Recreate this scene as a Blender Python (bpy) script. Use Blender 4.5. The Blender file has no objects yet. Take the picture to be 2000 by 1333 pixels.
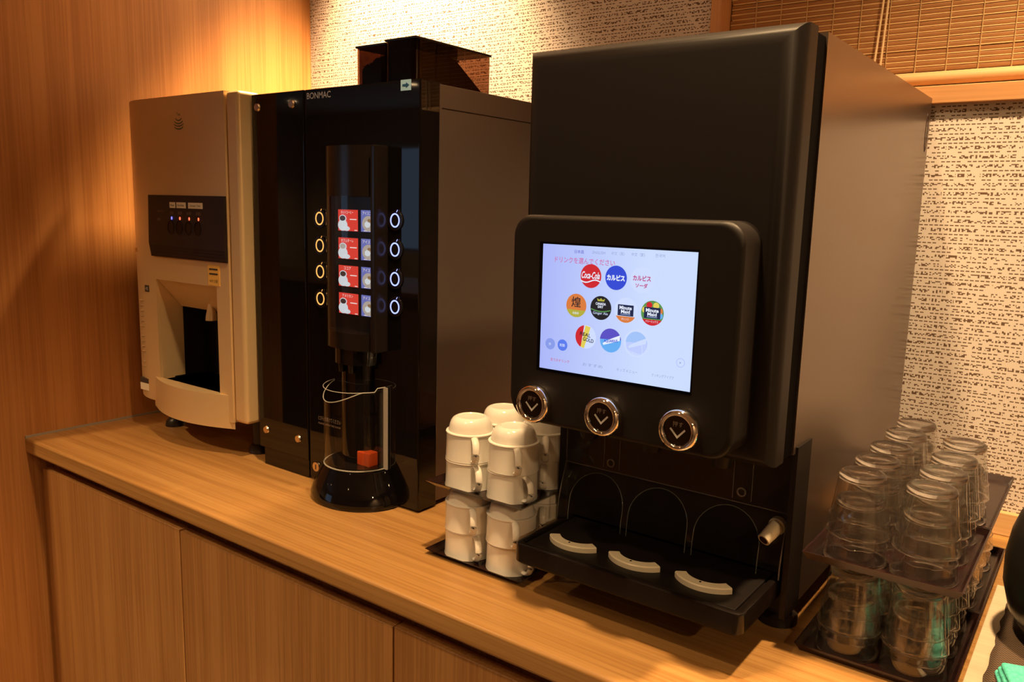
import bpy, bmesh, math, random
from mathutils import Vector, Matrix
random.seed(7)
PI = math.pi
ZC = 0.85                      # height of the worktop above the floor; all z below are measured from the worktop
sc = bpy.context.scene
C = sc.collection

# ------------------------------------------------------------------ camera
cam_d = bpy.data.cameras.new('camera'); cam = bpy.data.objects.new('camera', cam_d); C.objects.link(cam)
cam_d.sensor_width = 36.0; cam_d.lens = 1590.0 / 2000.0 * 36.0; cam_d.clip_start = 0.02
yaw, pitch, roll = math.radians(-36.53), math.radians(9.28), math.radians(-1.468)
fw = Vector((math.sin(yaw) * math.cos(pitch), math.cos(yaw) * math.cos(pitch), -math.sin(pitch)))
r0 = Vector((math.cos(yaw), -math.sin(yaw), 0)); d0 = fw.cross(r0)
rt = r0 * math.cos(roll) + d0 * math.sin(roll); dn = -r0 * math.sin(roll) + d0 * math.cos(roll)
m = Matrix(((rt.x, -dn.x, -fw.x), (rt.y, -dn.y, -fw.y), (rt.z, -dn.z, -fw.z)))
cam.matrix_world = Matrix.Translation((1.7925, -0.7175, 0.5 + ZC)) @ m.to_4x4()
sc.camera = cam

# ------------------------------------------------------------------ world, exposure
w = bpy.data.worlds.new('world'); sc.world = w; w.use_nodes = True
w.node_tree.nodes['Background'].inputs[0].default_value = (1.0, 0.62, 0.32, 1)
w.node_tree.nodes['Background'].inputs[1].default_value = 0.02
vs = sc.view_settings
vs.view_transform = 'Standard'; vs.look = 'None'; vs.gamma = 1.0; vs.use_curve_mapping = False; vs.exposure = 0.0
cy = sc.cycles
cy.use_denoising = True; cy.use_adaptive_sampling = True; cy.adaptive_threshold = 0.04; cy.max_bounces = 22; cy.transmission_bounces = 22; cy.transparent_max_bounces = 96
cy.glossy_bounces = 6; cy.diffuse_bounces = 4; cy.sample_clamp_indirect = 6.0; cy.blur_glossy = 0.5

CEIL = 1.60
WARM = (1.0, 0.65, 0.32)
# ceiling downlights: x, y, power, cone angle, lens tilt target
DOWNLIGHTS = [
    ('recessed ceiling downlight close to the textured wall behind the coffee machine', 0.39, 0.668, 680, 70),
    ('recessed ceiling downlight close to the textured wall past the drink dispenser', 1.81, 0.28, 150, 92),
    ('recessed ceiling downlight above the front of the drink dispenser', 1.36, -0.14, 116, 98),
    ('recessed ceiling downlight beyond the end of the wood panel wall', -0.20, -1.25, 112, 116),
    ('added ceiling downlight over the aisle, placed to brighten the mugs', 1.00, -0.80, 46, 88),  # added fill lamp, position and cone set for the mug fronts
    ('recessed ceiling downlight over the aisle far along the worktop', 3.8, -1.5, 120, 160),
    ('recessed ceiling downlight over the serving counter across the aisle', -1.2, -3.0, 60, 130),
    ('recessed ceiling downlight at the far side of the dining room', -3.6, -4.5, 60, 130),
    ('recessed ceiling downlight in the far corner of the dining room', -5.7, -4.8, 60, 130),
    ('recessed ceiling downlight past the near end of the serving counter', 0.8, -3.4, 50, 130),
]
W_BACK = 0.769                 # y of the textured wall

# ------------------------------------------------------------------ materials
MATS = {}
def mat(name, color=(0.8, 0.8, 0.8), rough=0.5, metal=0.0, spec=0.5, trans=0.0, ior=1.45, emit=None, estr=0.0, coat=0.0, alpha=None):
    M = bpy.data.materials.new(name); M.use_nodes = True
    b = M.node_tree.nodes['Principled BSDF']
    b.inputs['Base Color'].default_value = (*color, 1); b.inputs['Roughness'].default_value = rough
    b.inputs['Metallic'].default_value = metal; b.inputs['Specular IOR Level'].default_value = spec
    b.inputs['Transmission Weight'].default_value = trans; b.inputs['IOR'].default_value = ior
    b.inputs['Coat Weight'].default_value = coat; b.inputs['Coat Roughness'].default_value = 0.05
    if emit: b.inputs['Emission Color'].default_value = (*emit, 1); b.inputs['Emission Strength'].default_value = estr
    MATS[name] = M
    return M
def nt(M): return M.node_tree.nodes, M.node_tree.links, M.node_tree.nodes['Principled BSDF']
def noise_tint(M, scale=(30, 30, 30), c0=None, c1=None, lo=0.35, hi=0.65, detail=4, bump=0.0, bdist=0.001, rough=None):
    """colour variation between c0 and c1 by stretched noise in object space"""
    N, L, b = nt(M)
    tc = N.new('ShaderNodeTexCoord'); mp = N.new('ShaderNodeMapping'); mp.inputs['Scale'].default_value = scale
    nz = N.new('ShaderNodeTexNoise'); nz.inputs['Scale'].default_value = 1.0; nz.inputs['Detail'].default_value = detail
    L.new(tc.outputs['Object'], mp.inputs[0]); L.new(mp.outputs[0], nz.inputs[0])
    if c0:
        cr = N.new('ShaderNodeValToRGB'); cr.color_ramp.elements[0].position = lo; cr.color_ramp.elements[1].position = hi
        cr.color_ramp.elements[0].color = (*c0, 1); cr.color_ramp.elements[1].color = (*c1, 1)
        L.new(nz.outputs['Fac'], cr.inputs[0]); L.new(cr.outputs[0], b.inputs['Base Color'])
    if bump:
        bp = N.new('ShaderNodeBump'); bp.inputs['Strength'].default_value = bump; bp.inputs['Distance'].default_value = bdist
        L.new(nz.outputs['Fac'], bp.inputs['Height']); L.new(bp.outputs[0], b.inputs['Normal'])
    if rough:
        mr = N.new('ShaderNodeMapRange'); mr.inputs['To Min'].default_value = rough[0]; mr.inputs['To Max'].default_value = rough[1]
        L.new(nz.outputs['Fac'], mr.inputs[0]); L.new(mr.outputs[0], b.inputs['Roughness'])
    return M
def wood(name, axis, c0, c1, rough=0.42, fine=260, coarse=28, coat=0.0):
    """straight grain along axis: broad bands times fine pore lines"""
    M = mat(name, c0, rough, coat=coat); N, L, b = nt(M)
    tc = N.new('ShaderNodeTexCoord')
    def nz(s, along, det):
        mp = N.new('ShaderNodeMapping'); v = [s, s, s]; v[axis] = along; mp.inputs['Scale'].default_value = v
        n = N.new('ShaderNodeTexNoise'); n.inputs['Scale'].default_value = 1.0; n.inputs['Detail'].default_value = det
        L.new(tc.outputs['Object'], mp.inputs[0]); L.new(mp.outputs[0], n.inputs[0]); return n
    a, f = nz(coarse, 0.6, 3), nz(fine, 4.0, 4)
    mx = N.new('ShaderNodeMix'); mx.data_type = 'FLOAT'; mx.inputs[0].default_value = 0.5
    L.new(a.outputs['Fac'], mx.inputs[2]); L.new(f.outputs['Fac'], mx.inputs[3])
    cr = N.new('ShaderNodeValToRGB'); e = cr.color_ramp.elements
    e[0].position = 0.40; e[0].color = (*c0, 1); e[1].position = 0.58; e[1].color = (*c1, 1)
    L.new(mx.outputs[0], cr.inputs[0]); L.new(cr.outputs[0], b.inputs['Base Color'])
    bp = N.new('ShaderNodeBump'); bp.inputs['Strength'].default_value = 0.12; bp.inputs['Distance'].default_value = 0.0006
    L.new(f.outputs['Fac'], bp.inputs['Height']); L.new(bp.outputs[0], b.inputs['Normal'])
    return M
wood('wood_panel', 2, (0.38, 0.150, 0.040), (0.50, 0.220, 0.066), 0.45)
wood('wood_door', 2, (0.36, 0.165, 0.050), (0.50, 0.255, 0.086), 0.45)
wood('wood_top', 0, (0.355, 0.175, 0.052), (0.475, 0.260, 0.087), 0.30, 260, 60)
wood('wood_frame', 2, (0.50, 0.25, 0.10), (0.60, 0.32, 0.14), 0.5)
wood('wood_rail', 0, (0.50, 0.25, 0.10), (0.60, 0.32, 0.14), 0.5)
wood('wood_white', 0, (0.72, 0.60, 0.42), (0.80, 0.69, 0.51), 0.5)
wood('wood_pale', 0, (0.60, 0.38, 0.18), (0.68, 0.45, 0.23), 0.5)
noise_tint(mat('bamboo', rough=0.5), (4, 60, 400), (0.24, 0.10, 0.032), (0.42, 0.20, 0.070), 0.3, 0.7, 3)
mat('lit_slat_edge', (0.66, 0.46, 0.22), 0.55); mat('thread', (0.60, 0.40, 0.19), 0.8); mat('cord', (0.72, 0.55, 0.33), 0.8)
mat('gold', (0.76, 0.565, 0.31), 0.36, 0.38); noise_tint(MATS['gold'], (900, 900, 900), bump=0.03, bdist=0.0002)
mat('dark_plastic', (0.018, 0.012, 0.010), 0.38); noise_tint(MATS['dark_plastic'], (700, 700, 700), bump=0.05, bdist=0.0003)
mat('black_gloss', (0.004, 0.003, 0.003), 0.03, 0, 0.55)
mat('black_satin', (0.010, 0.007, 0.006), 0.22)
mat('black_matte', (0.010, 0.007, 0.006), 0.5, 0, 0.35); noise_tint(MATS['black_matte'], (1200, 1200, 1200), bump=0.08, bdist=0.0003)
mat('void', (0.003, 0.002, 0.002), 0.8, 0, 0.05)
mat('side_metal', (0.23, 0.17, 0.135), 0.30, 0.85); noise_tint(MATS['side_metal'], (2, 2, 900), bump=0.04, bdist=0.0002)
mat('coffee_side', (0.14, 0.105, 0.088), 0.38, 0.6)
mat('chrome', (0.85, 0.80, 0.76), 0.05, 1.0)
mat('screw', (0.75, 0.62, 0.45), 0.22, 1.0)
mat('ceramic', (0.86, 0.82, 0.74), 0.16, 0, 0.5); noise_tint(MATS['ceramic'], (40, 40, 40), (0.85, 0.81, 0.73), (0.88, 0.85, 0.78))
mat('cream_plastic', (0.80, 0.73, 0.56), 0.35)
mat('lacquer', (0.016, 0.006, 0.005), 0.18, 0, 0.5); noise_tint(MATS['lacquer'], (60, 60, 60), (0.012, 0.005, 0.004), (0.024, 0.009, 0.007))
mat('lacquer_red', (0.05, 0.012, 0.010), 0.22, 0, 0.5); noise_tint(MATS['lacquer_red'], (60, 60, 60), (0.014, 0.005, 0.005), (0.026, 0.008, 0.007))
mat('glass', (1.0, 0.995, 0.985), 0.0, 0, 0.5, 1.0, 1.45)
def thin(name, tint, gloss_rough=0.02, ior=1.5, frost=0.0):
    """thin clear sheet: see-through with a Fresnel reflection"""
    M = bpy.data.materials.new(name); M.use_nodes = True; N, L = M.node_tree.nodes, M.node_tree.links
    N.remove(N['Principled BSDF']); out = N['Material Output']
    tr = N.new('ShaderNodeBsdfTransparent'); tr.inputs[0].default_value = (*tint, 1)
    gl = N.new('ShaderNodeBsdfGlossy'); gl.inputs['Roughness'].default_value = gloss_rough
    fr = N.new('ShaderNodeFresnel'); ge = N.new('ShaderNodeNewGeometry'); mi = N.new('ShaderNodeMix'); mi.data_type = 'FLOAT'
    mi.inputs[2].default_value = ior; mi.inputs[3].default_value = 1.0 / ior      # the same reflection from either face of the sheet
    L.new(ge.outputs['Backfacing'], mi.inputs[0]); L.new(mi.outputs[0], fr.inputs['IOR'])
    mx = N.new('ShaderNodeMixShader'); L.new(fr.outputs[0], mx.inputs[0]); L.new(tr.outputs[0], mx.inputs[1]); L.new(gl.outputs[0], mx.inputs[2])
    last = mx
    if frost:
        df = N.new('ShaderNodeBsdfDiffuse'); df.inputs[0].default_value = (0.8, 0.75, 0.7, 1)
        m2 = N.new('ShaderNodeMixShader'); m2.inputs[0].default_value = frost
        L.new(mx.outputs[0], m2.inputs[1]); L.new(df.outputs[0], m2.inputs[2]); last = m2
    L.new(last.outputs[0], out.inputs[0]); MATS[name] = M
    return M
def clear_mix(M, k):
    """let part of the light straight through, so that what stands behind or under the glass is lit"""
    N, L, b = nt(M); t_ = N.new('ShaderNodeBsdfTransparent'); x_ = N.new('ShaderNodeMixShader'); x_.inputs[0].default_value = k
    L.new(b.outputs[0], x_.inputs[1]); L.new(t_.outputs[0], x_.inputs[2]); L.new(x_.outputs[0], N['Material Output'].inputs[0])
clear_mix(MATS['glass'], 0.08)
thin('clear', (0.93, 0.93, 0.92)); thin('clear_edge', (0.85, 0.88, 0.84), frost=0.35); thin('smoked', (0.40, 0.27, 0.20)); thin('green_edge', (0.55, 0.75, 0.66), frost=0.15); thin('edge_dim', (0.8, 0.8, 0.78), frost=0.14)
thin('window_glass', (0.8, 0.85, 0.9)); thin('tumbler_glass', (0.975, 0.972, 0.96), 0.02, 1.75, frost=0.008)
mat('bean', (0.035, 0.014, 0.007), 0.35)
noise_tint(mat('pot_black', (0.012, 0.011, 0.010), 0.28), (30, 30, 30), bump=0.02)
mat('turquoise', (0.08, 0.62, 0.52), 0.85); noise_tint(MATS['turquoise'], (300, 300, 300), (0.07, 0.55, 0.46), (0.13, 0.70, 0.60), bump=0.5, bdist=0.002)
mat('orange_plastic', (0.75, 0.10, 0.02), 0.35)
mat('white_label', (0.78, 0.72, 0.58), 0.6); mat('ink', (0.05, 0.035, 0.03), 0.6); mat('ink_green', (0.03, 0.10, 0.05), 0.5)
mat('print_faint', (0.42, 0.30, 0.17), 0.5); mat('print_white', (0.70, 0.68, 0.64), 0.5); mat('print_dim', (0.24, 0.18, 0.14), 0.5); mat('silver_print', (0.72, 0.68, 0.62), 0.3, 0.6)
mat('sticker_yellow', (0.85, 0.50, 0.12), 0.5); mat('sticker_blue', (0.35, 0.62, 0.85), 0.4); mat('sticker_navy', (0.02, 0.09, 0.20), 0.4)
mat('caulk', (0.30, 0.26, 0.21), 0.6)
mat('plaster', (0.62, 0.50, 0.38), 0.9); noise_tint(MATS['plaster'], (6, 6, 6), (0.58, 0.46, 0.35), (0.66, 0.54, 0.42))
mat('ceiling_paint', (0.75, 0.70, 0.62), 0.9); noise_tint(MATS['ceiling_paint'], (9, 9, 9), (0.72, 0.67, 0.59), (0.78, 0.73, 0.65))
noise_tint(mat('carpet', rough=0.95), (90, 90, 90), (0.07, 0.05, 0.04), (0.16, 0.11, 0.08), bump=0.4, bdist=0.004)
def emis(name, col, s):
    return mat(name, (0.01, 0.01, 0.01), 0.3, emit=col, estr=s)
emis('lamp_lens', WARM, 30.0); emis('ring_orange', (1.0, 0.42, 0.10), 1.5); emis('ring_blue', (0.30, 0.36, 1.0), 2.2)
emis('led_red', (1.0, 0.10, 0.04), 3.0); emis('led_blue', (0.12, 0.12, 1.0), 3.0); emis('blind_glow', (0.35, 0.55, 0.85), 0.9)
for nm, c, s in (('scr_red', (0.62, 0.02, 0.03), 1), ('scr_blue', (0.03, 0.07, 0.66), 1), ('scr_white', (0.80, 0.86, 1.0), 1), ('scr_orange', (0.70, 0.20, 0.05), 1),
                 ('scr_black', (0.012, 0.014, 0.02), 1), ('scr_green', (0.10, 0.30, 0.08), 1), ('scr_olive', (0.45, 0.42, 0.05), 1), ('scr_navy', (0.01, 0.02, 0.07), 1),
                 ('scr_sky', (0.13, 0.42, 0.90), 1), ('scr_violet', (0.10, 0.08, 0.55), 1), ('scr_pale', (0.36, 0.55, 0.95), 1), ('scr_magenta', (0.50, 0.02, 0.18), 1),
                 ('scr_pink', (0.60, 0.16, 0.40), 1), ('scr_grey', (0.27, 0.36, 0.62), 1), ('scr_lilac', (0.44, 0.52, 0.95), 1), ('scr_yellow', (0.75, 0.62, 0.10), 1), ('scr_offwhite', (0.62, 0.72, 1.0), 1),
                 ('lab_red', (0.80, 0.055, 0.035), 0.9), ('lab_cup', (0.72, 0.76, 0.80), 0.9), ('lab_coffee', (0.06, 0.03, 0.025), 0.9), ('lab_blue', (0.16, 0.18, 0.52), 0.9), ('lab_ice', (0.48, 0.40, 0.34), 0.9), ('lab_text', (1.0, 0.85, 0.8), 0.9), ('lab_brown', (0.30, 0.17, 0.07), 0.9)):
    emis(nm, c, s)
emis('scr_azure', (0.10, 0.20, 0.85), 1); emis('scr_dusk', (0.24, 0.33, 0.82), 1)
# display background: pale blue, a little more violet at one side
M = mat('display', (0.01, 0.01, 0.01), 0.06); N, L, b = nt(M)
tc = N.new('ShaderNodeTexCoord'); sp = N.new('ShaderNodeSeparateXYZ'); L.new(tc.outputs['Generated'], sp.inputs[0])
cr = N.new('ShaderNodeValToRGB'); cr.color_ramp.elements[0].color = (0.40, 0.47, 0.95, 1); cr.color_ramp.elements[1].color = (0.60, 0.72, 1.0, 1); cr.color_ramp.elements[1].position = 0.7
L.new(sp.outputs[0], cr.inputs[0]); L.new(cr.outputs[0], b.inputs['Emission Color']); b.inputs['Emission Strength'].default_value = 1.0

# woven wallpaper: rows of dashes and rows of broken zigzag on pale thread
M = mat('wallpaper', (0.7, 0.6, 0.5), 0.85); N, L, b = nt(M)
def mth(op, a, bb=None, c=None):
    n = N.new('ShaderNodeMath'); n.operation = op
    for i, q in enumerate((a, bb, c)):
        if q is None: continue
        if isinstance(q, (int, float)): n.inputs[i].default_value = q
        else: L.new(q, n.inputs[i])
    return n.outputs[0]
tc = N.new('ShaderNodeTexCoord'); sp = N.new('ShaderNodeSeparateXYZ'); L.new(tc.outputs['Object'], sp.inputs[0])
cu, cv = 0.0025, 0.0018
u = mth('DIVIDE', sp.outputs[0], cu); v = mth('DIVIDE', sp.outputs[2], cv)
iu, iv = mth('FLOOR', u), mth('FLOOR', v)
row = mth('FLOORED_MODULO', iv, 8.0)
cell = N.new('ShaderNodeCombineXYZ'); L.new(iu, cell.inputs[0]); L.new(iv, cell.inputs[1])
wn = N.new('ShaderNodeTexWhiteNoise'); wn.noise_dimensions = '2D'; L.new(cell.outputs[0], wn.inputs['Vector'])
iu4 = mth('FLOOR', mth('DIVIDE', u, 3.0)); cell4 = N.new('ShaderNodeCombineXYZ'); L.new(iu4, cell4.inputs[0]); L.new(iv, cell4.inputs[1])
wn4 = N.new('ShaderNodeTexWhiteNoise'); wn4.noise_dimensions = '2D'; L.new(cell4.outputs[0], wn4.inputs['Vector'])
dash = mth('MULTIPLY', mth('LESS_THAN', row, 0.5), mth('GREATER_THAN', wn4.outputs['Value'], 0.18))
notgap = mth('GREATER_THAN', mth('FRACT', mth('DIVIDE', u, 3.0)), 0.28)
dash = mth('MULTIPLY', dash, notgap)
zz = mth('MULTIPLY', mth('GREATER_THAN', row, 2.5), mth('LESS_THAN', row, 5.5))
zz = mth('MULTIPLY', zz, mth('GREATER_THAN', wn.outputs['Value'], 0.58))
zz = mth('MULTIPLY', zz, mth('GREATER_THAN', mth('FRACT', mth('DIVIDE', u, 7.0)), 0.09))
dark = mth('MAXIMUM', dash, zz)
thr = mth('MULTIPLY', mth('LESS_THAN', mth('FRACT', u), 0.22), 0.30)
lv = N.new('ShaderNodeTexNoise'); lv.inputs['Scale'].default_value = 45; L.new(tc.outputs['Object'], lv.inputs[0])
mA = N.new('ShaderNodeMix'); mA.data_type = 'RGBA'; mA.inputs[6].default_value = (0.68, 0.63, 0.60, 1); mA.inputs[7].default_value = (0.42, 0.33, 0.27, 1); L.new(thr, mA.inputs[0])
mB = N.new('ShaderNodeMix'); mB.data_type = 'RGBA'; mB.inputs[7].default_value = (0.130, 0.080, 0.052, 1); L.new(dark, mB.inputs[0]); L.new(mA.outputs[2], mB.inputs[6])
L.new(mB.outputs[2], b.inputs['Base Color'])
bp = N.new('ShaderNodeBump'); bp.inputs['Strength'].default_value = 0.4; bp.inputs['Distance'].default_value = 0.0008; bp.invert = True
L.new(mth('ADD', dark, thr), bp.inputs['Height']); L.new(bp.outputs[0], b.inputs['Normal'])

# woven table mat
M = mat('woven_mat', (0.06, 0.04, 0.03), 0.9); N, L, b = nt(M)
tc = N.new('ShaderNodeTexCoord'); ck = N.new('ShaderNodeTexChecker'); ck.inputs['Scale'].default_value = 420
ck.inputs[1].default_value = (0.16, 0.10, 0.06, 1); ck.inputs[2].default_value = (0.030, 0.022, 0.018, 1)
L.new(tc.outputs['Object'], ck.inputs[0]); L.new(ck.outputs[0], b.inputs['Base Color'])

# ------------------------------------------------------------------ mesh helpers
class MB:
    """collects shapes (worktop coordinates) and links them as ONE mesh object"""
    def __init__(s): s.v, s.f = [], []
    def add(s, V, F):
        o = len(s.v); s.v += [tuple(q) for q in V]; s.f += [tuple(i + o for i in f) for f in F]; return s
    def bm(s, b):
        b.verts.index_update(); return s.add([q.co for q in b.verts], [[q.index for q in f.verts] for f in b.faces])
    def box(s, x0, x1, y0, y1, z0, z1, bev=0.0, seg=2, rot=0.0, only=None):
        b = bmesh.new(); bmesh.ops.create_cube(b, size=1.0)
        for q in b.verts: q.co = Vector(((x0 + x1) / 2 + q.co.x * (x1 - x0), (y0 + y1) / 2 + q.co.y * (y1 - y0), (z0 + z1) / 2 + q.co.z * (z1 - z0)))
        if bev:
            ed = [e for e in b.edges if only is None or only(e.verts[0].co, e.verts[1].co)]
            bmesh.ops.bevel(b, geom=ed, offset=bev, segments=seg, profile=0.5, affect='EDGES')
        if rot: bmesh.ops.rotate(b, verts=b.verts, cent=((x0 + x1) / 2, (y0 + y1) / 2, 0), matrix=Matrix.Rotation(rot, 3, 'Z'))
        s.bm(b); b.free(); return s
    def lathe(s, prof, cx, cy, seg=32, a0=0.0, a1=2 * PI, sx=1.0, sy=1.0, mod=None):
        full = abs(a1 - a0 - 2 * PI) < 1e-6; n = seg if full else seg + 1; V, F = [], []
        for (r, z) in prof:
            for i in range(n):
                a = a0 + (a1 - a0) * i / seg; k = mod(a, r, z) if mod else 1.0
                V.append((cx + r * k * sx * math.cos(a), cy + r * k * sy * math.sin(a), z))
        for j in range(len(prof) - 1):
            for i in range(seg):
                p, q = i, (i + 1) % n if full else i + 1
                F.append((j * n + p, j * n + q, (j + 1) * n + q, (j + 1) * n + p))
        return s.add(V, F)
    def cyl(s, p0, p1, ra, rb=None, seg=20, caps=True):
        p0, p1 = Vector(p0), Vector(p1); rb = ra if rb is None else rb; d = (p1 - p0).normalized()
        a = d.orthogonal().normalized(); c = d.cross(a); V, F = [], []
        for p, r in ((p0, ra), (p1, rb)):
            for i in range(seg): t = 2 * PI * i / seg; V.append(p + (a * math.cos(t) + c * math.sin(t)) * r)
        for i in range(seg): F.append((i, (i + 1) % seg, seg + (i + 1) % seg, seg + i))
        if caps: F += [tuple(range(seg))[::-1], tuple(range(seg, 2 * seg))]
        return s.add(V, F)
    def tube(s, pts, r, seg=8, ry=None, closed=False):
        P = [Vector(p) for p in pts]; n = len(P); V, F = [], []; up = Vector((0, 0, 1)); ry = ry or r
        for i, p in enumerate(P):
            t = (P[(i + 1) % n] - P[i - 1]) if closed else (P[min(i + 1, n - 1)] - P[max(i - 1, 0)])
            t.normalize(); a = t.cross(up)
            if a.length < 1e-4: a = t.cross(Vector((1, 0, 0)))
            a.normalize(); c = a.cross(t)
            for k in range(seg): q = 2 * PI * k / seg; V.append(p + a * math.cos(q) * r + c * math.sin(q) * ry)
        for i in range(n if closed else n - 1):
            j = (i + 1) % n
            for k in range(seg): F.append((i * seg + k, i * seg + (k + 1) % seg, j * seg + (k + 1) % seg, j * seg + k))
        if not closed: F += [tuple(range(seg))[::-1], tuple((n - 1) * seg + k for k in range(seg))]
        return s.add(V, F)
    def prism(s, poly, axis, a, bb):
        """poly in the two other axes (in order), extruded along axis from a to bb"""
        def P(q, t):
            l = list(q); l.insert(axis, t); return l
        n = len(poly); V = [P(q, a) for q in poly] + [P(q, bb) for q in poly]
        F = [(i, (i + 1) % n, n + (i + 1) % n, n + i) for i in range(n)] + [tuple(range(n))[::-1], tuple(range(n, 2 * n))]
        return s.add(V, F)
    def slab(s, x0, x1, z0, z1, yf, yb, n=16, nz=1):
        """block whose front follows y = yf(x, z)"""
        V, F = [], []
        for j in range(nz + 1):
            for i in range(n + 1):
                x = x0 + (x1 - x0) * i / n; z = z0 + (z1 - z0) * j / nz
                V.append((x, yf(x, z), z)); V.append((x, yb(x, z) if callable(yb) else yb, z))
        def id(i, j, k): return (j * (n + 1) + i) * 2 + k
        for j in range(nz):
            for i in range(n):
                F.append((id(i, j, 0), id(i + 1, j, 0), id(i + 1, j + 1, 0), id(i, j + 1, 0)))
                F.append((id(i, j, 1), id(i, j + 1, 1), id(i + 1, j + 1, 1), id(i + 1, j, 1)))
        for i in range(n):
            F.append((id(i, 0, 0), id(i, 0, 1), id(i + 1, 0, 1), id(i + 1, 0, 0))); F.append((id(i, nz, 0), id(i + 1, nz, 0), id(i + 1, nz, 1), id(i, nz, 1)))
        for j in range(nz):
            F.append((id(0, j, 0), id(0, j + 1, 0), id(0, j + 1, 1), id(0, j, 1))); F.append((id(n, j, 0), id(n, j, 1), id(n, j + 1, 1), id(n, j + 1, 0)))
        return s.add(V, F)
    def disc(s, x, y, z, rx, rz=None, th=0.0004, seg=32, a0=0.0, a1=2 * PI):
        """flat disc (or segment of one) facing -y"""
        rz = rz or rx; n = seg; P = [(x + rx * math.cos(a0 + (a1 - a0) * i / n), z + rz * math.sin(a0 + (a1 - a0) * i / n)) for i in range(n if a1 - a0 > 6.28 else n + 1)]
        return s.prism(P, 1, y - th, y)
    def ring(s, x, y, z, rx, rz, wd, th=0.002, seg=32):
        return s.tube([(x + rx * math.cos(2 * PI * i / seg), y, z + rz * math.sin(2 * PI * i / seg)) for i in range(seg)], wd, 8, closed=True) if False else s._ring(x, y, z, rx, rz, wd, th, seg)
    def _ring(s, x, y, z, rx, rz, wd, th, seg):
        V, F = [], []
        for i in range(seg):
            a = 2 * PI * i / seg; c, q = math.cos(a), math.sin(a)
            for (k, yy) in ((wd, y), (wd, y - th), (-wd, y - th), (-wd, y)): V.append((x + (rx + k) * c, yy, z + (rz + k) * q))
        for i in range(seg):
            j = (i + 1) % seg
            for k in range(4): F.append((i * 4 + k, j * 4 + k, j * 4 + (k + 1) % 4, i * 4 + (k + 1) % 4))
        return s.add(V, F)
    def build(s, name, material, parent=None, label=None, cat=None, group=None, kind=None, sharp=40, wn=True):
        me = bpy.data.meshes.new(name); me.from_pydata(s.v, [], s.f); me.update()
        b = bmesh.new(); b.from_mesh(me); bmesh.ops.recalc_face_normals(b, faces=b.faces)
        org = ORG[parent.name] if parent else None
        if org is None:
            xs = [q.co for q in b.verts]
            org = Vector(((min(q.x for q in xs) + max(q.x for q in xs)) / 2, (min(q.y for q in xs) + max(q.y for q in xs)) / 2, min(q.z for q in xs)))
        bmesh.ops.translate(b, verts=b.verts, vec=-org); b.to_mesh(me); b.free()
        me.shade_smooth(); me.set_sharp_from_angle(angle=math.radians(sharp))
        me.materials.append(MATS[material])
        o = bpy.data.objects.new(name, me); C.objects.link(o)
        if wn: q = o.modifiers.new('weighted_normal', 'WEIGHTED_NORMAL'); q.keep_sharp = True; q.weight = 100
        if parent: o.parent = parent; ORG[o.name] = org
        else: o.location = org + Vector((0, 0, ZC)); ORG[o.name] = org
        tag(o, label, cat, group, kind); return o
ORG = {}
def tag(o, label=None, cat=None, group=None, kind=None):
    for k, q in (('label', label), ('category', cat), ('group', group), ('kind', kind)):
        if q: o[k] = q
    return o
def thing(name, label, cat, loc, group=None):
    o = bpy.data.objects.new(name, None); C.objects.link(o); o.empty_display_size = 0.05
    o.location = (loc[0], loc[1], loc[2] + ZC); ORG[o.name] = Vector(loc); return tag(o, label, cat, group)
def copy_tree(o, parent=None):
    c = o.copy(); C.objects.link(c); c.parent = parent; ORG[c.name] = ORG[o.name]
    for ch in o.children: copy_tree(ch, c)
    return c
def text(body, x, y, z, height, material, parent, width=None, shear=0.0, bold=0.0, name='lettering', th=0.0003, align='CENTER', rotz=0.0, label=None):
    """flat lettering facing -y, centred on x, z"""
    cu_ = bpy.data.curves.new(name, 'FONT'); cu_.body = body; cu_.size = 1.0; cu_.shear = shear; cu_.offset = bold; cu_.align_x = 'CENTER'; cu_.resolution_u = 3
    t = bpy.data.objects.new(name + '_tmp', cu_); C.objects.link(t); bpy.context.view_layer.update()
    me = bpy.data.meshes.new_from_object(t.evaluated_get(bpy.context.evaluated_depsgraph_get())); bpy.data.objects.remove(t); bpy.data.curves.remove(cu_)
    if not me.vertices: return None
    xs = [q.co.x for q in me.vertices]; ys = [q.co.y for q in me.vertices]
    w_, h_ = max(xs) - min(xs), max(ys) - min(ys); k = height / max(h_, 1e-6); kx = (width / w_) if width else k
    cx, cz = (max(xs) + min(xs)) / 2, (max(ys) + min(ys)) / 2; org = ORG[parent.name]
    for q in me.vertices:
        p = Vector(((q.co.x - cx) * kx, 0, (q.co.y - cz) * k))
        if rotz: p = Matrix.Rotation(rotz, 3, 'Y') @ p
        q.co = Vector((x, y, z)) + p - org
    me.materials.append(MATS[material]); o = bpy.data.objects.new(name, me); C.objects.link(o); o.parent = parent; ORG[o.name] = org
    if label: o['label'] = label
    return o
def S(name, mb, material, **k): return mb.build(name, material, kind='structure', **k)

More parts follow.
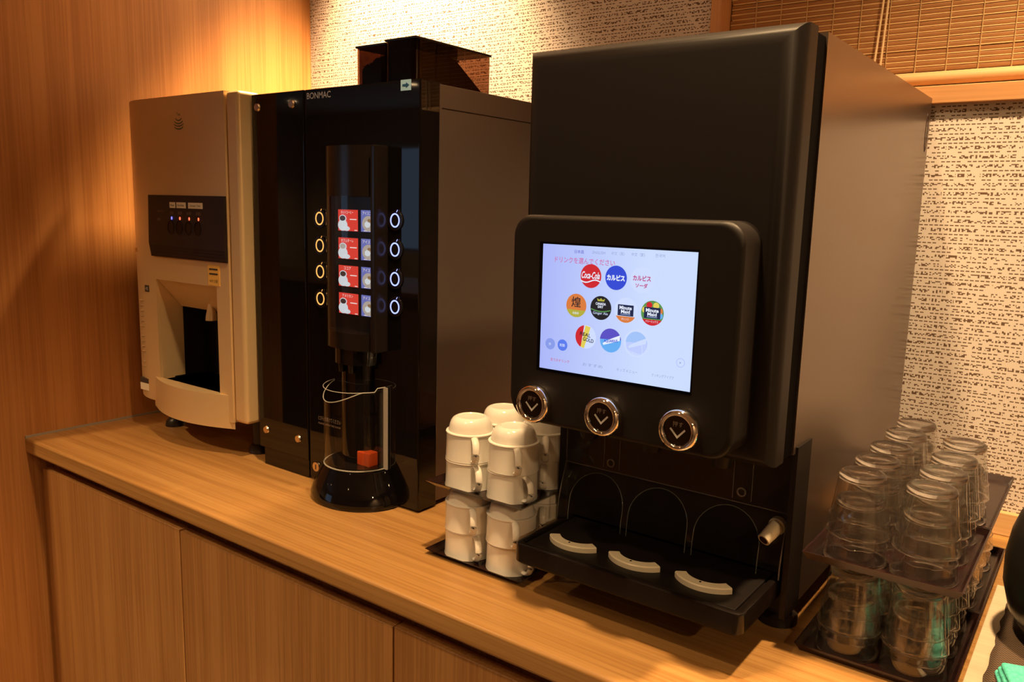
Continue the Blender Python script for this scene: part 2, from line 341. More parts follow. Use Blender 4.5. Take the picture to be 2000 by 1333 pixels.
# ------------------------------------------------------------------ the room
S('floor', MB().box(-7, 4.5, -6, 0.95, -0.90, -0.85), 'carpet')
S('ceiling', MB().box(-7, 4.5, -6, 0.95, CEIL, CEIL + 0.05), 'ceiling_paint')
OX0, OX1, OZ0, OZ1 = 1.157, 2.75, 0.705, 1.45        # window opening in the textured wall
wb = MB()
wb.box(-0.12, OX0 - 0.008, W_BACK, W_BACK + 0.16, -0.85, CEIL); wb.box(OX1, 4.4, W_BACK, W_BACK + 0.16, -0.85, CEIL)
wb.box(OX0 - 0.008, OX1, W_BACK, W_BACK + 0.16, -0.85, OZ0 - 0.004); wb.box(OX0 - 0.008, OX1, W_BACK, W_BACK + 0.16, OZ1 + 0.004, CEIL)
S('wall_back', wb, 'wallpaper')
S('wall_left', MB().box(-0.12, 0.0, -0.22, W_BACK, -0.85, CEIL), 'wood_panel')
S('wall_right', MB().box(4.3, 4.4, -6, W_BACK, -0.85, CEIL), 'plaster')
S('wall_front', MB().box(-7, 4.4, -6, -5.9, -0.85, CEIL), 'plaster')
S('wall_far_left', MB().box(-7, -6.9, -5.9, 0.95, -0.85, CEIL), 'plaster')
S('wall_far_back', MB().box(-6.9, -0.12, 0.80, 0.95, -0.85, CEIL), 'plaster')
# a window with a pale roller blind across the room
S('window_2', MB().box(-5.6, -3.2, -5.9, -5.87, 0.0, 1.15), 'blind_glow')
# window frame and bamboo blind
fr = MB()
fr.box(1.136, OX0, W_BACK - 0.014, W_BACK + 0.10, 0.681, 1.47, 0.002); fr.box(OX1, OX1 + 0.021, W_BACK - 0.014, W_BACK + 0.10, 0.681, 1.47, 0.002)
S('trim_1', fr, 'wood_frame')
S('trim_2', MB().box(OX0, OX1, W_BACK - 0.014, W_BACK + 0.10, 0.681, 0.709, 0.002), 'wood_rail')
S('trim_3', MB().box(OX0, OX1, W_BACK - 0.014, W_BACK + 0.10, 1.45, 1.47, 0.002), 'wood_rail')
S('window_1', MB().box(OX0, OX1, W_BACK + 0.09, W_BACK + 0.096, OZ0, OZ1), 'void')
S('trim_4', MB().box(0.0, 2.95, W_BACK - 0.014, W_BACK, 0.0, 0.038, 0.002), 'wood_pale')
S('trim_5', MB().box(0.0, 0.004, 0.0, W_BACK - 0.014, -0.002, 0.004, 0.001), 'caulk')

bl = thing('bamboo_blind', 'brown bamboo roll-up blind hanging in the light wooden window frame', 'blind', (1.95, W_BACK + 0.03, 0.709))
YB = W_BACK + 0.030
PITCH = 0.0090
prof = [(YB - 0.0004, 0.7385), (YB - 0.0012, 0.7400), (YB - 0.0012, 0.7440), (YB - 0.0004, 0.7455), (YB + 0.0010, 0.7455), (YB + 0.0010, 0.7385)]
s0 = MB().prism(prof, 0, OX0 + 0.003, OX1 - 0.003).build('slat', 'bamboo', bl)
e0 = MB().cyl((OX0 + 0.003, YB - 0.0006, 0.7468), (OX1 - 0.003, YB - 0.0006, 0.7468), 0.0011, seg=8).build('lit_slat_edge', 'lit_slat_edge', bl)  # pale rods: the lit top edges of the slats, put into colour
for i in range(1, 78):
    for q in (s0, e0):
        c = q.copy(); C.objects.link(c); c.parent = bl; ORG[c.name] = ORG[q.name]
        c.location = (random.uniform(-0.002, 0.002), random.uniform(-0.0004, 0.0004), i * PITCH + random.uniform(-0.0003, 0.0003)); c.rotation_euler = (0, random.uniform(-0.0004, 0.0004), 0)
x = OX0 + 0.050; th0 = None
while x < OX1 - 0.03:
    p = MB().tube([(x, YB - 0.0028, 0.735), (x, YB - 0.0030, 1.0), (x, YB - 0.0028, 1.44)], 0.0011, 6)
    p.build('warp_thread', 'thread', bl); x += 0.046
MB().cyl((OX0 + 0.006, YB - 0.002, 0.7265), (OX1 - 0.006, YB - 0.002, 0.7265), 0.0105, seg=24).build('bottom_bar', 'wood_pale', bl)
for dx in (0.0, 0.0065):
    MB().tube([(1.432 + dx * 0.4, YB - 0.012, 1.44), (1.430 + dx, YB - 0.012, 0.90), (1.421 + dx * 1.6, YB - 0.012, 0.745), (1.415 + dx * 1.9, YB - 0.013, 0.66)], 0.0016, 8).build('pull_cord', 'cord', bl)

# ------------------------------------------------------------------ downlights
for lab, lx, ly, pw, ang in DOWNLIGHTS:
    d = thing('ceiling_downlight', lab, 'downlight', (lx, ly, CEIL - 0.004))
    MB().lathe([(0.062, CEIL), (0.062, CEIL - 0.004), (0.048, CEIL - 0.004), (0.044, CEIL - 0.001)], lx, ly, 28).build('trim_ring', 'ceiling_paint', d)
    MB().lathe([(0.0, CEIL - 0.0015), (0.044, CEIL - 0.0015)], lx, ly, 28).build('lens', 'lamp_lens', d)
    ld = bpy.data.lights.new('lamp', 'SPOT'); ld.energy = pw; ld.color = WARM; ld.spot_size = math.radians(ang); ld.spot_blend = 0.6; ld.shadow_soft_size = 0.07 if ang == 70 else 0.04
    lo = bpy.data.objects.new('lamp', ld); C.objects.link(lo); lo.parent = d; lo.location = (0, 0, -0.012)

# ------------------------------------------------------------------ cabinets and worktop
for x0, x1, lab in ((0.024, 0.5375, 'wooden base cabinet door panel next to the wood panel wall'), (0.5385, 1.056, 'wooden base cabinet under the black coffee machine'),
                    (1.057, 1.574, 'wooden base cabinet under the drink dispenser'), (1.575, 2.092, 'wooden base cabinet under the stacked glasses'), (2.093, 2.60, 'wooden base cabinet past the stacked glasses')):
    t = thing('base_cabinet', lab, 'cabinet', ((x0 + x1) / 2, 0.4, -0.85))
    cx0 = 0.004 if x0 < 0.1 else x0 + 0.004
    MB().box(cx0, x1 + 0.004, 0.052, 0.76, -0.79, -0.0345).box(cx0 + 0.001, x1 - 0.001, 0.09, 0.70, -0.85, -0.79).build('carcass', 'wood_door', t)
    MB().box(x0 + 0.0012, x1 - 0.0012, 0.020, 0.040, -0.78, -0.066 - (0.002 if 0.5 < x0 < 0.6 else 0), 0.0012, 1).box(x0 + 0.02, x1 - 0.02, 0.040, 0.0519, -0.76, -0.09).build('door', 'wood_door', t)
MB().box(0.0005, 2.62, 0.0, W_BACK - 0.0005, -0.034, 0.0, 0.006, 3, only=lambda a, b_: a.y < 0.01 and b_.y < 0.01 and abs(a.z - b_.z) < 1e-4).build(
    'worktop', 'wood_top', None, 'long light-brown wooden worktop carrying the drink machines', 'worktop')

# ------------------------------------------------------------------ gold tea dispenser
G = thing('tea_dispenser', 'champagne gold hot and cold tea dispenser standing beside the wood panel wall', 'dispenser', (0.29, 0.42, 0.0))
def gy(x, z=0):
    t = max(0.0, (0.16 - x) / 0.075); return 0.1945 + 0.020 * t * t
bd = MB()
bd.box(0.098, 0.486, 0.310, 0.660, 0.074, 0.694, 0.003); bd.box(0.098, 0.182, 0.226, 0.312, 0.074, 0.694); bd.box(0.408, 0.486, 0.226, 0.312, 0.074, 0.694); bd.box(0.18, 0.41, 0.226, 0.312, 0.338, 0.694)
bd.box(0.18, 0.41, 0.226, 0.312, 0.074, 0.124); bd.build('body', 'dark_plastic', G)
cv = MB()
cv.slab(0.085, 0.449, 0.336, 0.698, gy, 0.228, 24, 2); cv.slab(0.085, 0.194, 0.074, 0.336, gy, 0.228, 12, 1); cv.slab(0.408, 0.449, 0.074, 0.336, gy, 0.228, 3, 1); cv.slab(0.194, 0.408, 0.074, 0.124, gy, 0.228, 8, 1)
cv.box(0.188, 0.1945, 0.200, 0.252, 0.126, 0.336)
cv.build('front_cover', 'gold', G)
MB().box(0.4515, 0.4905, 0.1955, 0.246, 0.076, 0.697, 0.008, 3).build('side_trim', 'gold', G)
MB().prism([(0.196, 0.337), (0.248, 0.276), (0.300, 0.276), (0.300, 0.337)], 0, 0.196, 0.407).build('chute', 'gold', G)
nz = MB(); nz.lathe([(0.004, 0.300), (0.011, 0.268), (0.012, 0.258), (0.009, 0.258)], 0.318, 0.240, 20).build('nozzle', 'gold', G)
MB().cyl((0.345, 0.262, 0.276), (0.345, 0.262, 0.262), 0.006, 0.005).build('small_nozzle', 'cream_plastic', G)
def lipy(x, z): return 0.166 + 0.034 * ((x - 0.305) / 0.142) ** 2
lp = MB(); lp.slab(0.163, 0.447, 0.060, 0.127, lipy, lambda x, z: 0.198, 24, 1); lp.build('drip_tray_front', 'gold', G)
MB().slab(0.197, 0.405, 0.118, 0.124, lambda x, z: lipy(x, z) + 0.012, lambda x, z: 0.305, 16, 1).build('drip_grid', 'dark_plastic', G)
for fx, fy in ((0.135, 0.26), (0.44, 0.26), (0.135, 0.60), (0.44, 0.60)):
    MB().lathe([(0.0, 0.0), (0.022, 0.0), (0.020, 0.012), (0.013, 0.018), (0.013, 0.0745), (0.0, 0.0745)], fx, fy, 20).build('foot', 'dark_plastic', G)
cp = MB().prism([(0.196, 0.508), (0.190, 0.508), (0.187, 0.412), (0.1915, 0.384), (0.196, 0.384)], 0, 0.186, 0.4475)
for k in range(4): cp.box(0.190, 0.4470, 0.1870 + k * 0.001, 0.1950, 0.388 + (3 - k) * 0.006, 0.3915 + (3 - k) * 0.006)
cp = cp.build('control_panel', 'dark_plastic', G)
YP = 0.1872
for k, bx in enumerate((0.270, 0.299, 0.331, 0.3625)):
    MB()._ring(bx, YP + 0.0012, 0.445, 0.0105, 0.0130, 0.0006, 0.0016, 32).disc(bx, YP + 0.0012, 0.445, 0.0096, 0.0121, 0.0010).build('button', 'black_satin', cp)
    MB().disc(bx + 0.003, YP + 0.0016, 0.4632, 0.0017, 0.0030, 0.0012, 12).build('indicator_light', 'led_blue' if k == 0 else 'led_red', cp)
    text(('冷水', '熱湯', 'お茶1', 'お茶2')[k], bx + 0.004, YP + 0.0006, 0.4738, 0.0065, 'print_dim', cp)
for (sx0, sx1, tx) in ((0.2667, 0.286, 'Water'), (0.291, 0.3225, 'Hot Water'), (0.3315, 0.379, 'Green Tea')):
    MB().box(sx0, sx1, YP + 0.0012, YP + 0.0020, 0.4832, 0.4945).build('paper_label', 'white_label', cp)
    text(tx, (sx0 + sx1) / 2, YP + 0.0010, 0.4888, 0.0040, 'ink', cp, width=(sx1 - sx0) * 0.72)
text('連続', 0.226, YP + 0.0010, 0.460, 0.0050, 'print_dim', cp); text('1杯', 0.226, YP + 0.0011, 0.451, 0.0045, 'print_dim', cp); text('少なめ', 0.226, YP + 0.0014, 0.4425, 0.0045, 'print_dim', cp)
text('給水ランプ', 0.234, YP + 0.0008, 0.476, 0.0040, 'print_dim', cp)
MB().box(0.390, 0.397, YP + 0.0016, YP + 0.0028, 0.4245, 0.4315).build('lock_mark', 'print_white', cp)
# cup-shaped emblem near the top
em = MB()
for k, (wd, zz) in enumerate(((0.010, 0.653), (0.0145, 0.6475), (0.0165, 0.6425), (0.0150, 0.6370))):
    pts = [(0.301 + wd * math.sin(a), zz + 0.004 - 0.006 * math.cos(a) * 0.9 + 0.0015 * 0) for a in [(-1.25 + 2.5 * i / 12) for i in range(13)]]
    lo = [(px, pz - 0.0016 * math.cos((px - 0.301) / wd * 1.2)) for px, pz in pts]
    em.prism(pts + lo[::-1], 1, 0.1936, 0.1946)
em.build('emblem', 'ink_green', G)
text('Tea', 0.301, 0.1940, 0.663, 0.006, 'ink_green', G); 
MB().box(0.382, 0.420, 0.1935, 0.1947, 0.338, 0.3775, 0.0).build('round_cornered_sticker', 'sticker_yellow', G)
for k in range(3): MB().box(0.3875, 0.4145, 0.1930, 0.1940, 0.368 - k * 0.009, 0.371 - k * 0.009).build('sticker_print', 'lab_brown' if False else 'ink', G) if k < 2 else text('HOT 注意', 0.401, 0.1932, 0.347, 0.006, 'ink', G, width=0.026)
MB().box(0.150, 0.166, 0.1938, 0.1950, 0.3065, 0.3205).build('small_dark_sticker', 'ink', G); text('45', 0.158, 0.1935, 0.3135, 0.007, 'print_white', G)
MB().box(0.111, 0.146, gy(0.128) - 0.0028, gy(0.111), 0.106, 0.1165).build('rating_plate_strip', 'ink', G)
MB().box(0.111, 0.146, gy(0.128) - 0.0028, gy(0.111), 0.090, 0.1055).build('rating_plate', 'white_label', G)
for k in range(14):
    if k in (6, 11): continue
    MB().box(0.120, 0.152 - 0.008 * random.random(), gy(0.132) - 0.0012, gy(0.12), 0.285 - k * 0.011, 0.2862 - k * 0.011).build('printed_line', 'print_faint', G)
MB().disc(0.106, gy(0.106) + 0.0005, 0.392, 0.004, 0.0045, 0.0025, 14).build('cover_lock', 'screw', G)

# ------------------------------------------------------------------ coffee machine
K = thing('coffee_machine', 'tall glossy black coffee machine with bean hoppers and lit cup buttons', 'coffee machine', (0.71, 0.45, 0.0))
YF = 0.2170
MB().box(0.648, 0.913, 0.2625, 0.690, 0.008, 0.688, 0.002).build('body', 'coffee_side', K)
MB().box(0.8, 0.9136, 0.2700, 0.689, 0.6515, 0.6522).build('lid_seam', 'void', K)
MB().box(0.6475, 0.917, YF, 0.262, 0.004, 0.690, 0.003, 2).build('door', 'black_gloss', K)
MB().box(0.516, 0.646, 0.262, 0.680, 0.006, 0.690, 0.002).build('powder_module_body', 'black_satin', K)
pm = MB().box(0.500, 0.644, YF, 0.262, 0.034, 0.690, 0.002).box(0.514, 0.644, YF + 0.001, 0.262, 0.002, 0.034).build('powder_module_door', 'black_gloss', K)
for sx, sz in ((0.518, 0.667), (0.614, 0.668), (0.522, 0.070), (0.616, 0.070)):
    MB().cyl((sx, YF, sz), (sx, YF - 0.003, sz), 0.0075, 0.0062, 20).build('screw_head', 'screw', pm)
lk = MB().cyl((0.668, YF, 0.028), (0.668, YF - 0.004, 0.028), 0.0095, 0.0085, 24).build('lock', 'screw', K)
MB().box(0.6672, 0.6688, YF - 0.0046, YF - 0.0039, 0.0235, 0.0325).build('keyhole', 'ink', lk)
text('BONMAC', 0.6845, YF - 0.0004, 0.6785, 0.0105, 'silver_print', K, width=0.060, bold=0.01)
st = MB().box(0.8755, 0.897, YF - 0.0006, YF, 0.6735, 0.6895).build('arrow_sticker', 'sticker_blue', K)
MB().prism([(0.8795, 0.6800), (0.8870, 0.6800), (0.8870, 0.6775), (0.8935, 0.6815), (0.8870, 0.6855), (0.8870, 0.6830), (0.8795, 0.6830)], 1, YF - 0.0010, YF - 0.0006).build('arrow', 'sticker_navy', st)
# cup buttons: a lit ring with a small steam stroke, on a dark disc
for (bx, mt, zs) in ((0.685, 'ring_orange', (0.474, 0.428, 0.383, 0.336)), (0.8655, 'ring_blue', (0.476, 0.430, 0.383, 0.338))):
    for z in zs:
        bt = MB().cyl((bx, YF, z), (bx, YF - 0.0022, z), 0.0165, 0.0160, 28).build('cup_button', 'black_satin', K)
        MB()._ring(bx, YF - 0.0021, z, 0.0092, 0.0102, 0.0011, 0.0006, 28).build('lit_ring', mt, bt)
        MB().prism([(bx + 0.0030, z + 0.0128), (bx + 0.0038, z + 0.0128), (bx + 0.0062, z + 0.0165), (bx + 0.0053, z + 0.0165)], 1, YF - 0.0027, YF - 0.0021).build('steam_mark', mt, bt)
# display column: two bars, back board, clear bowed cover, solid bowed panels above and below
def bow(x, z=0): return YF - 0.005 - 0.031 * max(0.0, 1 - ((x - 0.777) / 0.062) ** 2) ** 0.5
co = MB()
co.slab(0.716, 0.838, 0.512, 0.592, bow, 0.2165, 24, 1); co.slab(0.716, 0.838, 0.262, 0.290, bow, 0.2165, 24, 1)
co.box(0.711, 0.7165, 0.2115, 0.2168, 0.262, 0.592, 0.002); co.box(0.8375, 0.850, 0.187, 0.2168, 0.262, 0.592, 0.003)
co = co.build('display_column', 'black_satin', K)
MB().box(0.717, 0.838, 0.2130, 0.2168, 0.290, 0.512).build('display_board', 'black_satin', co)
cvm = MB(); V, F = [], []
for j, z in enumerate((0.2895, 0.5125)):
    for i in range(25):
        xx = 0.7165 + 0.121 * i / 24; V.append((xx, bow(xx) - 0.0005, z))
for i in range(24): F.append((i, i + 1, 26 + i, 25 + i))
cvm.add(V, F).build('clear_cover', 'clear', co)
hot = ('ホットコーヒー', 'カフェオーレ', 'ココア', 'アメリカン'); ice = ('アイスコーヒー', 'アイスオーレ', 'アイスココア', 'アイスカフェ')
for k in range(4):
    zt = 0.4905 - k * 0.0463; zb = zt - 0.0350; yb = 0.2122
    a = MB().box(0.7355, 0.7825, yb, 0.2131, zb, zt).build('hot_drink_card', 'lab_red', co)
    text(hot[k], 0.7575, yb - 0.0003, zt - 0.0045, 0.0050, 'lab_text', co, width=(0.030, 0.030, 0.017, 0.026)[k], name='card_lettering')
    MB().disc(0.7465, yb, zt - 0.0255, 0.0115, 0.0095, 0.0003, 20).disc(0.7560, yb, zt - 0.0310, 0.0080, 0.0040, 0.0003, 14).disc(0.7470, yb - 0.0003, zt - 0.0145, 0.0088, 0.0060, 0.0002, 20).build('cup_picture', 'lab_cup', co)
    MB().disc(0.7470, yb - 0.0006, zt - 0.0142, 0.0070, 0.0044, 0.0002, 18).build('coffee_picture', 'lab_coffee' if k != 1 else 'lab_ice', co)
    MB().box(0.764, 0.780, yb - 0.0003, yb, zt - 0.0165, zt - 0.0150).build('card_line', 'lab_text', co)
    MB().box(0.7905, 0.8365, yb, 0.2131, zb, zt).build('iced_drink_card', 'lab_blue', co)
    text(ice[k], 0.8125, yb - 0.0003, zt - 0.0050, 0.0055, 'lab_text', co, width=0.036, name='card_lettering')
    MB().disc(0.8085, yb, zt - 0.0215, 0.0150, 0.0125, 0.0003, 22).build('iced_cup_picture', 'lab_ice', co)
    MB().disc(0.8060, yb - 0.0003, zt - 0.0230, 0.0070, 0.0055, 0.0002, 7).build('ice_cube_picture', 'lab_cup', co)
    MB().disc(0.8100, yb - 0.0003, zt - 0.0170, 0.0045, 0.0035, 0.0002, 5).build('coffee_picture', 'lab_brown', co)
    MB().box(0.797, 0.818, yb - 0.0002, yb, zb + 0.0010, zb + 0.0022).build('card_line', 'lab_text', co)
    MB().box(0.775, 0.7815, yb - 0.0002, yb, zb + 0.0010, zb + 0.0022).build('card_line', 'lab_text', co)
# spout housing under the column, with the pouring head
def sp_y(x, z=0): return YF - 0.034 * max(0.0, 1 - ((x - 0.777) / 0.045) ** 2) ** 0.5
def nk_y(x, z=0): return YF - 0.024 * max(0.0, 1 - ((x - 0.777) / 0.033) ** 2) ** 0.5
sh = MB().slab(0.732, 0.822, 0.236, 0.2622, sp_y, 0.2168, 22, 1).slab(0.744, 0.810, 0.060, 0.236, nk_y, 0.2168, 22, 1).build('spout_housing', 'black_gloss', K)
for sx in (0.766, 0.790): MB().cyl((sx, 0.190, 0.237), (sx, 0.190, 0.222), 0.0055, 0.0045, 14).build('spout', 'black_satin', sh)
# cup stand: half-round flared foot
def half(prof, a, d, cx=0.780, cy=0.2168, n=36):
    """half-round body bulging to -y: prof = [(scale, z)]"""
    V, F = [], []
    for (s_, z) in prof:
        for i in range(n + 1):
            t = PI + PI * i / n; V.append((cx + a * s_ * math.cos(t), cy + d * s_ * math.sin(t), z))
    for j in range(len(prof) - 1):
        for i in range(n): F.append((j * (n + 1) + i, j * (n + 1) + i + 1, (j + 1) * (n + 1) + i + 1, (j + 1) * (n + 1) + i))
    for j in (0, len(prof) - 1): F.append(tuple(j * (n + 1) + i for i in range(n + 1)))
    for j in range(len(prof) - 1): F.append((j * (n + 1), (j + 1) * (n + 1), (j + 1) * (n + 1) + n, j * (n + 1) + n))
    return MB().add(V, F)
half([(0.97, 0.0), (1.0, 0.004), (0.99, 0.012), (0.93, 0.026), (0.84, 0.042), (0.76, 0.056), (0.74, 0.060)], 0.092, 0.078).build('cup_stand', 'black_gloss', K)
half([(1.0, 0.0602), (1.0, 0.0645)], 0.060, 0.050).build('drip_grid', 'black_satin', K)
MB().box(0.795, 0.825, 0.196, 0.2168, 0.064, 0.088, 0.002).build('orange_drip_part', 'orange_plastic', K)
# clear splash guard, wavy upper rim, thick end flanges
V, F = [], []; n = 36; a_, d_ = 0.062, 0.058
def rim(i): t = i / n; return 0.196 - 0.022 * math.sin(PI * min(1, t / 0.78)) ** 1.2 + (0.006 if t > 0.9 else 0)
for i in range(n + 1):
    t = PI + PI * i / n
    for z in (0.062, rim(i)): V.append((0.780 + a_ * math.cos(t), 0.2160 + d_ * math.sin(t), z))
for i in range(n): F.append((2 * i, 2 * i + 2, 2 * i + 3, 2 * i + 1))
gd = MB().add(V, F).build('splash_guard', 'clear', K)
P = [(0.780 + a_ * math.cos(PI + PI * i / n), 0.2160 + d_ * math.sin(PI + PI * i / n)) for i in range(n + 1)]
MB().tube([(p[0], p[1], rim(i)) for i, p in enumerate(P)], 0.0008, 8).build('guard_upper_rim', 'clear_edge', gd)
MB().tube([(p[0], p[1], 0.198 - 0.003 * math.sin(PI * i / n)) for i, p in enumerate(P)][:30], 0.0006, 8).build('guard_inner_rim', 'clear_edge', gd)
MB().tube([(p[0], p[1], 0.0625) for p in P], 0.0012, 8).build('guard_lower_rim', 'clear_edge', gd)
MB().box(0.8415, 0.8500, 0.2125, 0.2150, 0.062, 0.202).build('guard_flange', 'clear_edge', gd)
MB().box(0.8405, 0.8420, 0.170, 0.2150, 0.0625, 0.195).build('guard_end_plate', 'clear', gd)
text('とびらを開けてください', 0.775, 0.1545, 0.146, 0.0075, 'print_dim', gd, width=0.055); text('PLEASE OPEN THE DOOR', 0.775, 0.1545, 0.137, 0.0030, 'print_dim', gd, width=0.055)
# bean hoppers: smoked boxes with a heap of beans inside and a lid
def hopper(x0, x1, y0, y1, z1, slope):
    h = MB().box(x0, x1, y0, y1, 0.6885, z1, 0.012, 4, only=lambda a, b_: abs(a.z - b_.z) > 0.01).build('bean_hopper', 'smoked', K)
    MB().box(x0 + 0.001, x1 - 0.001, y0 + 0.001, y1 - 0.001, z1 + 0.0002, z1 + 0.004, 0.001).build('hopper_lid', 'black_satin', h)
    MB().box(x0 + 0.010, x1 - 0.010, y0 + 0.002, y0 + 0.090, 0.692, z1 - 0.002).build('hopper_inner_wall', 'smoked', h)
    be = MB(); rnd = random.Random(int(x0 * 1000)); nb = 0
    for gx in range(int((x1 - x0 - 0.02) / 0.0075)):
        for gyy in range(int((y1 - y0 - 0.02) / 0.0095)):
            px = x0 + 0.013 + gx * 0.0075 + rnd.uniform(-.002, .002); py = y0 + 0.014 + gyy * 0.0095 + rnd.uniform(-.002, .002)
            hz = slope(px, py)
            if hz < 0.003: continue
            b = bmesh.new(); bmesh.ops.create_icosphere(b, subdivisions=1, radius=1.0)
            mt_ = Matrix.Translation((px, py, 0.690 + hz)) @ Matrix.Rotation(rnd.uniform(0, PI), 4, 'Z') @ Matrix.Rotation(rnd.uniform(-.6, .6), 4, 'X') @ Matrix.Diagonal((0.0058, 0.0042, 0.0036, 1))
            bmesh.ops.transform(b, matrix=mt_, verts=b.verts); be.bm(b); b.free()
    # bulk of the heap below the top beans
    def hp(px, py): return 0.6895 + max(0.001, slope(px, py) - 0.001)
    V, F = [], []; nx, ny = 10, 16
    for j in range(ny + 1):
        for i_ in range(nx + 1):
            px = x0 + 0.009 + (x1 - x0 - 0.018) * i_ / nx; py = y0 + 0.009 + (y1 - y0 - 0.018) * j / ny; V += [(px, py, hp(px, py)), (px, py, 0.689)]
    for j in range(ny):
        for i_ in range(nx):
            q = lambda a, c_, k: ((j + c_) * (nx + 1) + i_ + a) * 2 + k
            F += [(q(0, 0, 0), q(1, 0, 0), q(1, 1, 0), q(0, 1, 0))]
            if i_ == 0: F.append((q(0, 0, 0), q(0, 1, 0), q(0, 1, 1), q(0, 0, 1)))
            if i_ == nx - 1: F.append((q(1, 0, 0), q(1, 0, 1), q(1, 1, 1), q(1, 1, 0)))
            if j == 0: F.append((q(0, 0, 0), q(0, 0, 1), q(1, 0, 1), q(1, 0, 0)))
            if j == ny - 1: F.append((q(0, 1, 0), q(1, 1, 0), q(1, 1, 1), q(0, 1, 1)))
    be.add(V, F); be.build('coffee_beans', 'bean', h, kind='stuff', label='dark roasted coffee beans heaped in the hopper')
hopper(0.8125, 0.8830, 0.2420, 0.4330, 0.7555, lambda x, y: max(0.0, min(0.052, 0.060 - max(0, y - 0.33) * 0.62)))
hopper(0.7380, 0.8100, 0.2480, 0.4330, 0.7530, lambda x, y: max(0.0, min(0.050, 0.030 + (x - 0.74) * 0.35)))

# ------------------------------------------------------------------ drink dispenser
D = thing('drink_dispenser', 'tall dark brown soft drink dispenser with a glowing touch screen', 'dispenser', (1.356, 0.44, 0.0))
MB().prism([(0.755, 0.030), (0.755, 0.689), (0.186, 0.689), (0.186, 0.2325), (0.2175, 0.2325), (0.2175, 0.030)], 0, 1.190, 1.522).build('body', 'side_metal', D)
MB().box(1.193, 1.5195, 0.1515, 0.1862, 0.2330, 0.6840).build('door_gap', 'void', D)
MB().box(1.190, 1.522, 0.108, 0.152, 0.232, 0.688, 0.022, 6, only=lambda a, b_: a.y < 0.12 and b_.y < 0.12).build('door', 'black_matte', D)
lw = MB().box(1.1905, 1.5215, 0.2150, 0.2176, 0.030, 0.232).build('lower_front', 'black_matte', D)
MB().box(1.5185, 1.5250, 0.194, 0.2172, 0.030, 0.240).box(1.5221, 1.5250, 0.2172, 0.245, 0.030, 0.240).build('lower_side_plate', 'black_matte', D)
for fx, fy in ((1.225, 0.250), (1.500, 0.250), (1.225, 0.70), (1.487, 0.70)):
    MB().lathe([(0.0, 0.0), (0.024, 0.0), (0.024, 0.010), (0.016, 0.016), (0.016, 0.031), (0.0, 0.031)], fx, fy, 24).build('foot', 'dark_plastic', D)
# oval pencil ring on the side panel
MB().tube([(1.5222, 0.735 + 0.007 * math.cos(2 * PI * i / 24), 0.635 + 0.030 * math.sin(2 * PI * i / 24)) for i in range(24)], 0.0005, 5, closed=True).build('oval_ring_mark', 'lacquer_red', D)
# screen housing: rounded slab standing proud of the door
YS = 0.060
def rrect(x0, x1, z0, z1, rr, n=8):
    P = []
    for (cx, cz, a0) in ((x1 - rr[1], z1 - rr[1], 0), (x0 + rr[0], z1 - rr[0], PI / 2), (x0 + rr[2], z0 + rr[2], PI), (x1 - rr[3], z0 + rr[3], 1.5 * PI)):
        r = rr[(1, 0, 2, 3)[int(round(a0 / (PI / 2)))]]
        P += [(cx + r * math.cos(a0 + PI / 2 * i / n), cz + r * math.sin(a0 + PI / 2 * i / n)) for i in range(n + 1)]
    return P
def rounded_slab(poly, y0, y1, bev):
    c = Vector((sum(p[0] for p in poly) / len(poly), sum(p[1] for p in poly) / len(poly))); V, F = [], []; n = len(poly)
    hx = max(abs(p[0] - c.x) for p in poly); hz = max(abs(p[1] - c.y) for p in poly)
    rows = [(y1, 0.0)] + [(y0 + bev - bev * math.sin(a), bev * (1 - math.cos(a))) for a in [PI / 2 * i / 4 for i in range(5)]]
    for (y, ins) in rows:
        for p in poly: V.append((c.x + (p[0] - c.x) * (1 - ins / hx), y, c.y + (p[1] - c.y) * (1 - ins / hz)))
    for j in range(len(rows) - 1):
        for i in range(n): F.append((j * n + i, j * n + (i + 1) % n, (j + 1) * n + (i + 1) % n, (j + 1) * n + i))
    F += [tuple(range(n)), tuple((len(rows) - 1) * n + i for i in range(n))]
    return MB().add(V, F)
hs = rounded_slab(rrect(1.2135, 1.4965, 0.247, 0.493, (0.024, 0.024, 0.030, 0.024)), YS, 0.109, 0.006).build('screen_housing', 'black_matte', D)
MB().box(1.2535, 1.4505, YS - 0.0003, YS + 0.001, 0.3120, 0.4630).build('screen_bezel', 'void', hs)
YD = YS - 0.0005
scn = MB().box(1.2585, 1.4490, YD - 0.0004, YD, 0.3155, 0.4605).build('touch_screen', 'display', D)
Y1 = YD - 0.0005
R_ = 0.0133
def icon(x, z, m_, r=R_): return MB().disc(x, Y1, z, r, r, 0.0002, 36).build('drink_icon', m_, scn)
def seg_(x, z, m_, a0, a1, r=R_, k=1): return MB().disc(x, Y1 - 0.00025 * k, z, r, r, 0.0002, 24, a0, a1).build('icon_colour_field', m_, scn)
def tx(s_, x, z, h, m_, wd=None, k=2, **q): return text(s_, x, Y1 - 0.00025 * k - 0.0002, z, h, m_, scn, width=wd, **q)
tx('日本語', 1.3076, 0.4538, 0.0040, 'scr_violet', k=0); tx('ENGLISH', 1.333, 0.4540, 0.0030, 'scr_grey', 0.016, k=0); tx('中文（简）', 1.3568, 0.4543, 0.0038, 'scr_grey', 0.016, k=0); tx('中文（繁）', 1.3813, 0.4545, 0.0038, 'scr_grey', 0.016, k=0); tx('한국어', 1.407, 0.4547, 0.0038, 'scr_grey', k=0)
tx('ドリンクを選んでください', 1.3145, 0.4437, 0.0068, 'scr_pink', 0.078, k=0, bold=0.012)
i1 = (1.3239, 0.4277); icon(*i1, 'scr_red'); tx('Coca-Cola', i1[0], i1[1] + 0.001, 0.0078, 'scr_white', 0.0235, shear=0.35, bold=0.02)
